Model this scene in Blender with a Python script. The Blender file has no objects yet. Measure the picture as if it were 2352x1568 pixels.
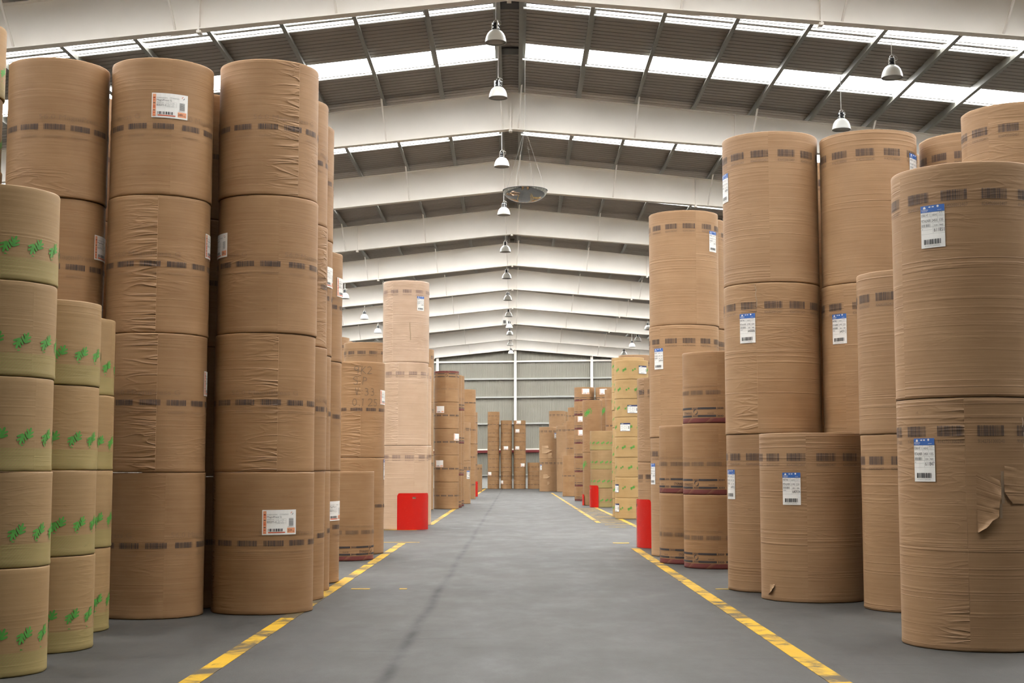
import bpy, math, random
from mathutils import Vector, noise as mnoise
random.seed(7)
scene = bpy.context.scene
COL = scene.collection
PI = math.pi

# ---------------- camera, sky, light, exposure ----------------
cam_d = bpy.data.cameras.new('camera'); cam = bpy.data.objects.new('camera', cam_d); COL.objects.link(cam)
cam_d.sensor_width = 36.0
cam_d.lens = 36.0 * 3267.0 / 2352.0
cam_d.clip_end = 400
cam.location = (0, 0, 1.6)
cam.rotation_euler = (math.radians(90) + math.atan(294.0 / 3267.0), 0, math.atan(6.0 / 3267.0))
scene.camera = cam

world = bpy.data.worlds.new('sky'); scene.world = world; world.use_nodes = True
wn = world.node_tree; wn.nodes.clear()
w_out = wn.nodes.new('ShaderNodeOutputWorld'); w_bg = wn.nodes.new('ShaderNodeBackground')
w_tc = wn.nodes.new('ShaderNodeTexCoord'); w_sep = wn.nodes.new('ShaderNodeSeparateXYZ')
w_ramp = wn.nodes.new('ShaderNodeValToRGB')
w_ramp.color_ramp.elements[0].position = 0.0; w_ramp.color_ramp.elements[0].color = (0.80, 0.80, 0.80, 1)
w_ramp.color_ramp.elements[1].position = 0.35; w_ramp.color_ramp.elements[1].color = (1.0, 0.975, 0.94, 1)
wn.links.new(w_tc.outputs['Generated'], w_sep.inputs[0]); wn.links.new(w_sep.outputs['Z'], w_ramp.inputs[0])
wn.links.new(w_ramp.outputs[0], w_bg.inputs['Color']); wn.links.new(w_bg.outputs[0], w_out.inputs['Surface'])
w_bg.inputs['Strength'].default_value = SKY = 16.0

vs = scene.view_settings
scene.display_settings.display_device = 'sRGB'
vs.view_transform = 'Standard'; vs.look = 'None'; vs.gamma = 1.0; vs.use_curve_mapping = False
vs.exposure = 0.60
cy = scene.cycles
cy.max_bounces = 8; cy.diffuse_bounces = 5; cy.glossy_bounces = 3; cy.transparent_max_bounces = 6; cy.transmission_bounces = 4
cy.use_denoising = True; cy.caustics_reflective = False; cy.caustics_refractive = False
cy.sample_clamp_indirect = 8.0
cy.use_adaptive_sampling = True; cy.adaptive_threshold = 0.02

# hall layout (metres): the aisle runs along +Y, the ridge over x = -0.12
FRAMES = [1.6, 11.2, 20.8, 30.4, 42.5, 52.0, 61.8, 71.4, 81.0, 90.5, 100.5, 112.5, 122.2]
Y0, Y1, XW = -14.0, 122.7, 22.0
XR, ZR = -0.12, 13.33
SL, SR = 0.117, 0.102
def roof_z(x): return ZR - (SL * (XR - x) if x < XR else SR * (x - XR))
def sky_strips():
    out = []
    ys = [-8.0] + FRAMES
    for a, b in zip(ys[:-1], ys[1:]):
        if a == 30.4: out += [(33.2, 34.55), (34.93, 35.12), (38.32, 39.64)]
        else:
            L = b - a
            f, e = (.34, .66) if a < 60 else (.45, .75)
            out += [(a + f * L - 1.35, a + f * L), (a + e * L - 1.35, a + e * L)]
    return [s for s in out if s[0] > 5]  # unseen strips around the camera left out to dim the nearest stacks
STRIPS = sky_strips()
# daylight portals: they only guide sampling of the sky through the real openings
def portal(name, loc, rot, sx, sy):
    l = bpy.data.lights.new(name, 'AREA'); l.shape = 'RECTANGLE'; l.size = sx; l.size_y = sy
    l.cycles.is_portal = True
    o = bpy.data.objects.new(name, l); COL.objects.link(o); o.location = loc; o.rotation_euler = rot
    return o
for a, b in STRIPS:
    for s, sl in ((-1, SL), (1, SR)):
        xc = XR + s * 11.2
        portal('daylight_portal', (xc, (a + b) / 2, roof_z(xc) + .10), (0, s * math.atan(sl), 0), 21.4, b - a)

# ---------------- helpers ----------------
def put(o, parent=None):
    COL.objects.link(o)
    if parent is not None: o.parent = parent
    return o
def tag(o, label=None, cat=None, group=None, kind=None):
    if label:
        assert 4 <= len(label.split()) <= 16, label
        o['label'] = label
    if cat: o['category'] = cat
    if group: o['group'] = group
    if kind: o['kind'] = kind
    return o
class MB:
    def __init__(s): s.v = []; s.f = []; s.m = []; s.uv = []; s.mats = []; s.smooth = []
    def mi(s, mat):
        if mat not in s.mats: s.mats.append(mat)
        return s.mats.index(mat)
    def face(s, pts, mat, uvs=None, sm=False):
        n = len(s.v); s.v += [tuple(p) for p in pts]; s.f.append(list(range(n, n + len(pts)))); s.m.append(s.mi(mat))
        s.uv.append(uvs or [(p[0], p[1]) for p in pts]); s.smooth.append(sm)
    def grid(s, P, mat, U=None, sm=True, close=False):
        # P[i][j] points shared between faces
        n = len(s.v); R_, C_ = len(P), len(P[0])
        for row in P: s.v += [tuple(p) for p in row]
        for i in range(R_ - 1):
            for j in range(C_ - 1):
                s.f.append([n + i * C_ + j, n + i * C_ + j + 1, n + (i + 1) * C_ + j + 1, n + (i + 1) * C_ + j]); s.m.append(s.mi(mat)); s.smooth.append(sm)
                if U: s.uv.append([U[i][j], U[i][j + 1], U[i + 1][j + 1], U[i + 1][j]])
                else: s.uv.append([(P[a][b][0] + P[a][b][1], P[a][b][2]) for a, b in ((i, j), (i, j + 1), (i + 1, j + 1), (i + 1, j))])
    def box(s, a, b, mat):
        x0, y0, z0 = a; x1, y1, z1 = b
        c = [(x0, y0, z0), (x1, y0, z0), (x1, y1, z0), (x0, y1, z0), (x0, y0, z1), (x1, y0, z1), (x1, y1, z1), (x0, y1, z1)]
        for q in ((0, 3, 2, 1), (4, 5, 6, 7), (0, 1, 5, 4), (1, 2, 6, 5), (2, 3, 7, 6), (3, 0, 4, 7)): s.face([c[i] for i in q], mat)
    def prism(s, quad0, quad1, mat):
        # two matching loops (e.g. cross sections) joined into a solid
        n = len(quad0)
        s.face(list(reversed(quad0)), mat); s.face(quad1, mat)
        for i in range(n):
            j = (i + 1) % n; s.face([quad0[i], quad0[j], quad1[j], quad1[i]], mat)
    def bar(s, p, q, w, t, mat):
        p, q = Vector(p), Vector(q); d = (q - p).normalized()
        a = d.cross(Vector((0, 0, 1)));
        if a.length < .05: a = d.cross(Vector((0, 1, 0)))
        a.normalize(); b = d.cross(a).normalized(); a *= w / 2; b *= t / 2
        s.prism([p - a - b, p + a - b, p + a + b, p - a + b], [q - a - b, q + a - b, q + a + b, q - a + b], mat)
    def tube(s, pts, r, mat, n=8):
        P = []
        for i, p in enumerate(pts):
            p = Vector(p); d = (Vector(pts[min(i + 1, len(pts) - 1)]) - Vector(pts[max(i - 1, 0)])).normalized()
            a = d.cross(Vector((0, 0, 1)))
            if a.length < .05: a = d.cross(Vector((1, 0, 0)))
            a.normalize(); b = d.cross(a)
            P.append([p + r * (math.cos(2 * PI * k / n) * a + math.sin(2 * PI * k / n) * b) for k in range(n + 1)])
        s.grid(P, mat)
    def lathe(s, prof, mat, n=32, c=(0, 0)):
        s.grid([[(c[0] + r * math.cos(2 * PI * k / n), c[1] + r * math.sin(2 * PI * k / n), z) for k in range(n + 1)] for r, z in prof], mat)
    def mesh(s, name):
        me = bpy.data.meshes.new(name); me.from_pydata(s.v, [], s.f)
        for m in s.mats: me.materials.append(m)
        me.polygons.foreach_set('material_index', s.m)
        me.polygons.foreach_set('use_smooth', s.smooth)
        uvl = me.uv_layers.new(name='UVMap'); flat = []
        for u in s.uv:
            for p in u: flat += [p[0], p[1]]
        uvl.data.foreach_set('uv', flat); me.update()
        return me
    def obj(s, name, parent=None, loc=(0, 0, 0), rz=0):
        o = bpy.data.objects.new(name, s.mesh(name)); put(o, parent); o.location = loc; o.rotation_euler = (0, 0, rz)
        return o

# ---------------- materials ----------------
def nt(name):
    m = bpy.data.materials.new(name); m.use_nodes = True; t = m.node_tree
    return m, t, t.nodes['Principled BSDF']
def N(t, typ, **kw):
    n = t.nodes.new(typ)
    for k, v in kw.items(): setattr(n, k, v)
    return n
def math_(t, op, a, b=None, c=None, clamp=False):
    n = t.nodes.new('ShaderNodeMath'); n.operation = op; n.use_clamp = clamp
    for i, v in enumerate((a, b, c)):
        if v is None: continue
        if isinstance(v, (int, float)): n.inputs[i].default_value = v
        else: t.links.new(v, n.inputs[i])
    return n.outputs[0]
def mix_(t, fac, a, b):
    n = t.nodes.new('ShaderNodeMix'); n.data_type = 'RGBA'
    if isinstance(fac, (int, float)): n.inputs['Factor'].default_value = fac
    else: t.links.new(fac, n.inputs['Factor'])
    for key, v in ((6, a), (7, b)):
        if isinstance(v, tuple): n.inputs[key].default_value = (*v, 1)
        else: t.links.new(v, n.inputs[key])
    return n.outputs[2]
def ramp_(t, v, p0, p1, a=0.0, b=1.0):
    n = t.nodes.new('ShaderNodeMapRange'); n.clamp = True
    t.links.new(v, n.inputs[0])
    for i, x in ((1, p0), (2, p1), (3, a), (4, b)): n.inputs[i].default_value = x
    return n.outputs[0]
def noise_(t, vec, scale, detail=2.0, rough=.5, mul=None, dist=0.0):
    if mul:
        mp = t.nodes.new('ShaderNodeMapping'); mp.inputs['Scale'].default_value = mul; t.links.new(vec, mp.inputs['Vector']); vec = mp.outputs[0]
    n = t.nodes.new('ShaderNodeTexNoise'); n.inputs['Scale'].default_value = scale; n.inputs['Detail'].default_value = detail
    n.inputs['Roughness'].default_value = rough; n.inputs['Distortion'].default_value = dist
    t.links.new(vec, n.inputs['Vector'])
    return n.outputs[0]
def plain(name, col, rough=.6, metal=0.0, var=.06, scale=6.0, bump=0.0, spec=None):
    m, t, b = nt(name); tc = N(t, 'ShaderNodeTexCoord')
    nz = noise_(t, tc.outputs['Object'], scale, 3)
    d = tuple(c * (1 - var) for c in col); l = tuple(min(1, c * (1 + var)) for c in col)
    t.links.new(mix_(t, nz, d, l), b.inputs['Base Color'])
    b.inputs['Roughness'].default_value = rough; b.inputs['Metallic'].default_value = metal
    if spec is not None: b.inputs['Specular IOR Level'].default_value = spec
    if bump:
        bp = N(t, 'ShaderNodeBump'); bp.inputs['Strength'].default_value = bump; bp.inputs['Distance'].default_value = .01
        t.links.new(noise_(t, tc.outputs['Object'], scale * 6, 3), bp.inputs['Height']); t.links.new(bp.outputs[0], b.inputs['Normal'])
    return m

def kraft(name, base, dark, lines=.5, pucker=1.0, zone=None, ink=None, rough=.62, spec=.35):
    """wrapping paper; UV = metres round the roll (0 at the overlap) and metres up"""
    m, t, b = nt(name)
    uv = N(t, 'ShaderNodeUVMap').outputs[0]
    oi = N(t, 'ShaderNodeObjectInfo')
    off = N(t, 'ShaderNodeVectorMath', operation='SCALE'); off.inputs[0].default_value = (13, 29, 7); t.links.new(oi.outputs['Random'], off.inputs['Scale'])
    add = N(t, 'ShaderNodeVectorMath', operation='ADD'); t.links.new(uv, add.inputs[0]); t.links.new(off.outputs[0], add.inputs[1])
    p = add.outputs[0]
    sep = N(t, 'ShaderNodeSeparateXYZ'); t.links.new(uv, sep.inputs[0]); U, V = sep.outputs[0], sep.outputs[1]
    big = noise_(t, p, 1.6, 3, .55, (1, 1.6, 1))
    streak = noise_(t, p, 1.0, 4, .6, (1.2, 34, 1))
    fine = noise_(t, p, 90.0, 3, .7, (1, 1.6, 1))
    f = math_(t, 'ADD', math_(t, 'MULTIPLY', big, .55), math_(t, 'MULTIPLY', streak, .45))
    f = ramp_(t, f, .36, .66)
    col = mix_(t, f, dark, base)
    col = mix_(t, ramp_(t, fine, .35, .75, 0, .22), col, tuple(c * .72 for c in base))
    tn = mix_(t, oi.outputs['Random'], (1.0, .985, .96), (.93, .925, .93))
    mul = N(t, 'ShaderNodeMix', data_type='RGBA', blend_type='MULTIPLY'); mul.inputs['Factor'].default_value = 1.0
    t.links.new(col, mul.inputs[6]); t.links.new(tn, mul.inputs[7]); col = mul.outputs[2]
    # handling scuffs
    sc = noise_(t, p, 2.6, 2, .5, (1.6, 3.2, 1)); sc2 = noise_(t, p, 26, 2, .5, (1, 3, 1))
    smask = math_(t, 'MULTIPLY', ramp_(t, sc, .70, .80), ramp_(t, sc2, .48, .7))
    col = mix_(t, math_(t, 'MULTIPLY', smask, .55), col, tuple(c * .35 for c in dark))
    if zone:       # printed zone near the bottom edge: (height, colour, strength, stripes)
        zh, zc, zs, stripes = zone
        zm = math_(t, 'MULTIPLY', ramp_(t, V, zh + .004, zh - .004), zs)
        if stripes:
            w = math_(t, 'FRACT', math_(t, 'MULTIPLY', math_(t, 'ADD', U, math_(t, 'MULTIPLY', V, -1.0)), 36.0))
            zm = math_(t, 'MULTIPLY', zm, ramp_(t, w, .35, .65, .35, 1.0))
        else:
            w = math_(t, 'FRACT', math_(t, 'MULTIPLY', math_(t, 'ADD', U, math_(t, 'MULTIPLY', V, -1.3)), 2.6))
            zm = math_(t, 'MULTIPLY', zm, ramp_(t, w, .0, .22, .62, 1.0))
        col = mix_(t, zm, col, zc)
    if ink is not None:
        col = mix_(t, ink[1], col, ink[0])
    t.links.new(col, b.inputs['Base Color'])
    b.inputs['Roughness'].default_value = rough; b.inputs['Specular IOR Level'].default_value = spec
    # relief: fine winding lines, a few raised bands, creases drawn to the overlap
    fl = math_(t, 'MULTIPLY', streak, .0016)
    band = noise_(t, p, 1.0, 2.5, .55, (.10, 9.5, 1))
    ridge = math_(t, 'SUBTRACT', 1.0, math_(t, 'ABSOLUTE', math_(t, 'MULTIPLY', math_(t, 'SUBTRACT', band, .5), 12.0)), clamp=True)
    ridge = math_(t, 'POWER', ridge, 3.0)
    some = ramp_(t, noise_(t, p, 1.0, 1.0, .5, (.05, 3.0, 1)), .46, .66, .22, 1.0)
    rb = math_(t, 'MULTIPLY', math_(t, 'MULTIPLY', ridge, some), .0034 * lines)
    cz = noise_(t, p, 1.0, 2.0, .45, (1.5, 9, 1), 1.1)
    cr = math_(t, 'POWER', math_(t, 'SUBTRACT', 1.0, math_(t, 'ABSOLUTE', math_(t, 'MULTIPLY', math_(t, 'SUBTRACT', cz, .5), 6.0)), clamp=True), 2.0)
    near = math_(t, 'MULTIPLY', ramp_(t, U, -.42, -.03), math_(t, 'LESS_THAN', U, 0.0))
    near = math_(t, 'MULTIPLY', near, ramp_(t, noise_(t, p, 1.4, 1), .38, .62, .25, 1))
    wide = math_(t, 'MULTIPLY', ramp_(t, noise_(t, p, .9, 1, .5, (1, .8, 1)), .56, .74), .28)
    pk = math_(t, 'MULTIPLY', math_(t, 'MULTIPLY', cr, math_(t, 'ADD', near, wide)), .011 * pucker)
    step = math_(t, 'MULTIPLY', ramp_(t, U, .002, -.002), .0022)
    h = math_(t, 'ADD', math_(t, 'ADD', fl, rb), math_(t, 'ADD', pk, step))
    bp = N(t, 'ShaderNodeBump'); bp.inputs['Strength'].default_value = 1.0; bp.inputs['Distance'].default_value = 1.0
    t.links.new(h, bp.inputs['Height']); t.links.new(bp.outputs[0], b.inputs['Normal'])
    return m
KB, KD = (.325, .187, .088), (.25, .134, .057)
M = {}
M['magni'] = kraft('kraft_paper', KB, KD, .3, 1.0)
M['magni_ink'] = kraft('kraft_paper_printed_dark', KB, KD, .3, 1.0, ink=((.045, .036, .036), .92))
M['magni_faint'] = kraft('kraft_paper_printed_faint', KB, KD, .3, 1.0, ink=((.12, .09, .07), .26))
PB, PD = (.35, .213, .110), (.28, .161, .078)
M['peter'] = kraft('liner_paper', PB, PD, 1.0, .8)
M['peter_ink'] = kraft('liner_paper_printed_dark', PB, PD, 1.0, .8, ink=((.05, .04, .04), .86))
M['peter_faint'] = kraft('liner_paper_printed_number', PB, PD, 1.0, .8, ink=((.08, .06, .05), .62))
QB, QD = (.52, .36, .245), (.45, .30, .195)
M['pink'] = kraft('pale_liner_paper', QB, QD, 1.0, .6, rough=.40, spec=.6)
M['pink_ink'] = kraft('pale_liner_paper_printed_dark', QB, QD, 1.0, .6, ink=((.16, .10, .10), .7), rough=.40, spec=.6)
LB, LD = (.335, .213, .098), (.27, .165, .072)
M['leaf'] = kraft('leaf_print_paper', LB, LD, .3, .5, zone=(.185, (.25, .245, .075), .60, True))
GREEN = plain('green_print', (.06, .26, .03), .6, var=.25, scale=20)
M['leaf_faint'] = plain('pale_green_print', (.24, .33, .10), .6, var=.15, scale=20)
M['leafb'] = kraft('golden_leaf_print_paper', (.45, .295, .130), (.375, .235, .095), .3, .4)
M['stora'] = kraft('red_banded_paper', KB, KD, .25, .5, zone=(.085, (.115, .018, .02), .92, False))
M['black_print'] = plain('black_print', (.03, .022, .022), .6, var=.2, scale=12)
M['label_white'] = plain('label_paper', (.78, .76, .72), .45, var=.03)
M['label_blue'] = plain('label_blue', (.03, .11, .36), .45, var=.05)
M['label_navy'] = plain('label_navy', (.02, .03, .10), .45, var=.05)
M['label_orange'] = plain('label_orange', (.72, .30, .15), .45, var=.08)
M['label_red'] = plain('label_red', (.60, .08, .02), .45, var=.05)
M['label_text'] = plain('label_text', (.03, .03, .03), .5, var=.05)
M['label_grey'] = plain('label_grey_print', (.25, .25, .24), .5, var=.05)
M['core'] = plain('cardboard_core', (.30, .21, .13), .8)
M['beam'] = plain('white_beam_paint', (.90, .85, .78), .5, var=.04, scale=1.5)
M['purlin'] = plain('galvanised_steel', (.24, .235, .205), .5, .3, var=.12, scale=5)
M['bridge'] = plain('white_galvanised_bar', (.8, .8, .78), .4, 0, var=.03)
M['roof'] = plain('roof_sheet', (.29, .25, .212), .55, .1, var=.12, scale=.8)
M['clad'] = plain('wall_sheet', (.29, .275, .232), .5, .1, var=.08, scale=1.2)
M['girt'] = plain('pale_steel_rail', (.38, .38, .35), .45, .1)
M['stora_ink'] = kraft('red_banded_paper_print', KB, KD, .25, .5, ink=((.06, .05, .045), .55))
M['conc'] = plain('pale_wall_base', (.48, .48, .45), .8, var=.08)
M['darkred'] = plain('dark_red_girt', (.16, .02, .02), .5)
M['lampwhite'] = plain('lamp_reflector', (.86, .86, .82), .25, .0, var=.02)
M['lampin'] = plain('lamp_inner', (.30, .28, .24), .4)
M['blackplastic'] = plain('black_ballast_housing', (.02, .02, .022), .35)
M['chrome'] = plain('bare_metal', (.75, .75, .73), .2, 1.0)
M['cable'] = plain('pale_cable', (.62, .60, .56), .5)
M['boxgrey'] = plain('grey_box', (.42, .41, .38), .5)
M['darkplastic'] = plain('dark_plastic', (.05, .045, .04), .6)  # own dark colour of ridge plates, mirror rim and speaker grille

def red_mat():
    m, t, b = nt('scratched_red_steel'); tc = N(t, 'ShaderNodeTexCoord'); o = tc.outputs['Object']
    s1 = noise_(t, o, 4, 4, .6, (3, 3, 14), 2.5); s2 = noise_(t, o, 8, 3, .5)
    k = math_(t, 'MULTIPLY', ramp_(t, s1, .64, .68), ramp_(t, s2, .5, .62))
    t.links.new(mix_(t, math_(t, 'MULTIPLY', k, .55), (.46, .008, .004), (.72, .30, .22)), b.inputs['Base Color'])
    b.inputs['Roughness'].default_value = .22
    return m
M['red'] = red_mat()
def floor_mat(yellow=False):
    m, t, b = nt('worn_yellow_line' if yellow else 'asphalt_floor')
    g = N(t, 'ShaderNodeNewGeometry').outputs['Position']
    big = noise_(t, g, .22, 4, .6); mid = noise_(t, g, 1.6, 5, .65, (1, .45, 1)); fine = noise_(t, g, 60, 3, .7)
    f = math_(t, 'ADD', math_(t, 'MULTIPLY', big, .5), math_(t, 'MULTIPLY', mid, .5)); f = ramp_(t, f, .35, .68)
    col = mix_(t, f, (.0225, .021, .0190), (.058, .0545, .0485))
    col = mix_(t, ramp_(t, fine, .3, .8, 0, .3), col, (.085, .080, .071))
    lt = noise_(t, g, 1.3, 4, .7, (1, .6, 1), 1.5)
    col = mix_(t, ramp_(t, lt, .66, .78, 0, .30), col, (.115, .11, .102))
    # long tyre mark near x = -1 and cross scuffs
    sp = N(t, 'ShaderNodeSeparateXYZ'); t.links.new(g, sp.inputs[0])
    wob = noise_(t, g, .25, 2, .5, (0.01, 1, 1))
    dx = math_(t, 'ABSOLUTE', math_(t, 'ADD', math_(t, 'ADD', sp.outputs[0], 1.0 - .07), math_(t, 'MULTIPLY', wob, .14)))
    tm = math_(t, 'MULTIPLY', ramp_(t, dx, .085, .01), ramp_(t, mid, .3, .65, .45, .9))
    col = mix_(t, tm, col, (.009, .0085, .008))
    cs = noise_(t, g, 1.0, 3, .6, (.5, 5.5, 1), .4)
    col = mix_(t, ramp_(t, cs, .66, .72, 0, .5), col, (.014, .0135, .0125))
    rough = ramp_(t, mid, .3, .7, .55, .75); b.inputs['Specular IOR Level'].default_value = .26
    if yellow:
        w1 = noise_(t, g, 2.2, 5, .7, (1, 1, 1), 1.2); w2 = noise_(t, g, 1.0, 2, .5, (.3, 1.1, 1))
        w = math_(t, 'ADD', math_(t, 'MULTIPLY', w1, .55), math_(t, 'MULTIPLY', w2, .45))
        k = ramp_(t, w, .435, .53)
        yc = mix_(t, ramp_(t, fine, .2, .8, 0, .35), (.46, .265, .003), (.27, .15, .006))
        col = mix_(t, .45, col, (.012, .011, .010)); col = mix_(t, ramp_(t, k, 0, 1, .10, 1.0), col, yc)
    t.links.new(col, b.inputs['Base Color']); t.links.new(rough, b.inputs['Roughness'])
    bp = N(t, 'ShaderNodeBump'); bp.inputs['Strength'].default_value = .35; bp.inputs['Distance'].default_value = .004
    t.links.new(fine, bp.inputs['Height']); t.links.new(bp.outputs[0], b.inputs['Normal'])
    return m
M['floor'] = floor_mat(); M['yellow'] = floor_mat(True)
def skylight_mat():
    m = bpy.data.materials.new('translucent_roof_sheet'); m.use_nodes = True; t = m.node_tree; t.nodes.clear()
    out = N(t, 'ShaderNodeOutputMaterial'); a = N(t, 'ShaderNodeBsdfTransparent'); c = N(t, 'ShaderNodeBsdfTranslucent'); mx = N(t, 'ShaderNodeMixShader')
    a.inputs[0].default_value = (.86, .88, .9, 1); c.inputs[0].default_value = (.8, .82, .84, 1); mx.inputs[0].default_value = .6
    t.links.new(a.outputs[0], mx.inputs[1]); t.links.new(c.outputs[0], mx.inputs[2]); t.links.new(mx.outputs[0], out.inputs[0])
    return m
M['skylight'] = skylight_mat()

# ---------------- floor, walls, roof ----------------
b = MB(); nseg = 28
b.face([(-XW, Y0, 0), (XW, Y0, 0), (XW, Y1, 0), (-XW, Y1, 0)], M['floor'])
tag(b.obj('floor'), 'grey worn asphalt warehouse floor', kind='structure')

def marking(pieces, name='floor_line'):
    b = MB()
    for x0, y0, x1, y1 in pieces:
        b.box((x0, y0, .0005), (x1, y1, .004), M['yellow'])
    return tag(b.obj(name), kind='structure')
marking([(-2.53, 6, -2.37, 31.2)])
marking([(-2.53, 41.5, -2.37, 121.5)])
marking([(2.37, 6, 2.54, 29.2)])
marking([(2.47, 43.2, 2.61, 98)])
marking([(3.36, 39.5, 3.50, 61)])
marking([(2.62, 43.0, 3.36, 43.14)])
marking([(2.62, 41.6, 3.36, 41.7), (2.62, 39.9, 3.1, 40.0)] + [(2.64 , 43.9 + .9 * k, 3.34, 44.02 + .9 * k) for k in range(18)], 'floor_hatching')
marking([(-2.2, 19.3, -1.95, 19.42), (-1.55, 19.3, -1.45, 19.42)], 'floor_dash')
marking([(2.7, 19.3, 3.4, 19.38)], 'floor_dash')
marking([(2.15, 31.2, 2.5, 31.5)], 'floor_dash')
marking([(-3.1, 31.6, -2.1, 31.72)], 'floor_dash')
marking([(-3.6, 38.0, -2.6, 38.12)], 'floor_dash')

def rib_profile(y0, y1, pitch=.30):
    pts = [(y0, 0)]; n = max(1, round((y1 - y0) / pitch)); p = (y1 - y0) / n
    for k in range(n):
        a = y0 + k * p
        pts += [(a + p * .84, 0), (a + p * .865, .055), (a + p * .965, .055), (a + p, 0)]
    return pts
def roof_sheet(b, y0, y1, xs):
    pr = rib_profile(y0, y1)
    b.grid([[(x, y, roof_z(x) + z) for x in xs] for y, z in pr], M['roof'], sm=False)
b = MB(); XS = [-XW - .3, -.52, XR, .28, XW + .3]
ys = [Y0 - .3]
for a, c in STRIPS: ys += [a, c]
ys.append(Y1 + .2)
for i in range(0, len(ys), 2): roof_sheet(b, ys[i], ys[i + 1], XS)
for a, c in STRIPS: roof_sheet(b, a, c, [-.52, XR, .28])
tag(b.obj('ceiling'), 'brown-grey ribbed metal roof sheeting between the purlins', kind='structure')
for i, (a, c) in enumerate(STRIPS):
    b = MB()
    b.face([(-XW - .3, a, roof_z(-XW - .3) + .02), (-.50, a, roof_z(-.50) + .02), (-.50, c, roof_z(-.50) + .02), (-XW - .3, c, roof_z(-XW - .3) + .02)], M['skylight'])
    b.face([(.26, a, roof_z(.26) + .02), (XW + .3, a, roof_z(XW + .3) + .02), (XW + .3, c, roof_z(XW + .3) + .02), (.26, c, roof_z(.26) + .02)], M['skylight'])
    tag(b.obj('window_%d' % (i + 1)), 'bright translucent skylight strip across the roof', kind='structure')
    b = MB(); b.box((-.44, (a + c) / 2 - .28, roof_z(-.44) - .03), (.20, (a + c) / 2 + .28, roof_z(-.44) - .01), M['darkplastic'])
    tag(b.obj('ridge_plate'), kind='structure')

PUR_L = [-.45 - 1.76 * k for k in range(13)]
PUR_R = [.21 + 1.755 * k for k in range(13)]
for x in PUR_L + PUR_R:
    b = MB(); z1 = roof_z(x) - .012; z0 = z1 - .275; s = 1 if x > 0 else -1
    b.box((x - .004, Y0, z0), (x + .004, Y1 - .1, z1), M['purlin'])
    b.box((min(x, x + s * .10), Y0, z1 - .006), (max(x, x + s * .10), Y1 - .1, z1), M['purlin'])
    b.box((min(x, x - s * .10), Y0, z0), (max(x, x - s * .10), Y1 - .1, z0 + .006), M['purlin'])
    b.box((min(x - s * .10, x - s * .095), Y0, z0), (max(x - s * .10, x - s * .095), Y1 - .1, z0 + .025), M['purlin'])
    tag(b.obj('purlin'), 'galvanised steel roof purlin running the length of the hall', kind='structure')
for a, c in STRIPS:
    y = c - .03
    b = MB()
    for L in (PUR_L, PUR_R):
        for p, q in zip(L[:-1], L[1:]):
            p, q = sorted((p, q)); p += .012; q -= .012
            zp, zq = roof_z(p) - .085, roof_z(q) - .085
            b.prism([(p, y, zp), (p, y + .012, zp), (p, y + .012, zp + .05), (p, y, zp + .05)],
                    [(q, y, zq), (q, y + .012, zq), (q, y + .012, zq + .05), (q, y, zq + .05)], M['bridge'])
            b.prism([(p, y, zp), (p, y + .05, zp), (p, y + .05, zp + .006), (p, y, zp + .006)],
                    [(q, y, zq), (q, y + .05, zq), (q, y + .05, zq + .006), (q, y, zq + .006)], M['bridge'])
    tag(b.obj('bridging_bar'), 'white bar bracing the purlins along a skylight edge', kind='structure')

# portal frames
def top_z(x): return roof_z(x) - .292
def bot_z(x): return 11.90 - (.105 * (XR - x) if x < XR else .080 * (x - XR))
for fi, Y in enumerate(FRAMES):
    XE = XW - .35
    last = fi == len(FRAMES) - 1
    b = MB(); xs = [-XE, -12, -6.75, XR, 6.6, 12, XE]
    for p, q in zip(xs[:-1], xs[1:]):
        def sec(x, ya, yb, za, zb): return [(x, ya, za), (x, yb, za), (x, yb, zb), (x, ya, zb)]
        b.prism(sec(p, Y - .006, Y + .006, bot_z(p), top_z(p)), sec(q, Y - .006, Y + .006, bot_z(q), top_z(q)), M['beam'])
        b.prism(sec(p, Y - .14, Y + .14, bot_z(p) - .022, bot_z(p)), sec(q, Y - .14, Y + .14, bot_z(q) - .022, bot_z(q)), M['beam'])
        b.prism(sec(p, Y - .14, Y + .14, top_z(p) - .02, top_z(p)), sec(q, Y - .14, Y + .14, top_z(q) - .02, top_z(q)), M['beam'])
    fr = b.obj('beam'); tag(fr, 'white painted steel roof frame spanning the hall', kind='structure')
    for s in (-1, 1):
        c = MB(); x = s * (XE - .02)
        c.box((x - .25, Y - .005, 0), (x + .25, Y + .005, bot_z(x) - .02), M['beam'])
        c.box((x - .26, Y - .13, 0), (x - .24, Y + .13, bot_z(x) - .02), M['beam']); c.box((x + .24, Y - .13, 0), (x + .26, Y + .13, bot_z(x) - .02), M['beam'])
        c.obj('column', fr)
    # stiffener plates at the splices and the apex
    for x in (-6.9, XR, 6.7):
        c = MB(); w = .02
        c.box((x - w, Y - .13, bot_z(x) - (.10 if x != XR else .08)), (x + w, Y - .006, top_z(x) - .02), M['beam'])
        c.box((x - w - .03, Y - .10, bot_z(x) - .09), (x + w + .03, Y + .10, bot_z(x) - .03), M['beam'])
        c.obj('stiffener', fr)
    # fly braces from the purlins down to the bottom flange
    for x in [PUR_L[0], PUR_L[2], PUR_L[4], PUR_L[6], PUR_R[0], PUR_R[2], PUR_R[4], PUR_R[6]]:
        k = .08 if x < 0 else -.08
        if abs(x) < .5: k *= 1.2
        c = MB(); c.bar((x, Y - .95, roof_z(x) - .27), (x + k, Y - .10, bot_z(x) + .03), .045, .045, M['beam'])
        c.obj('fly_brace', fr)
    if fi in (6, 7):
        c = MB(); c.box((XR - .13, Y - .25, top_z(XR) - .02), (XR + .13, Y - .16, top_z(XR) + .33 - .15), M['boxgrey'])
        c.obj('junction_box', fr)

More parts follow.
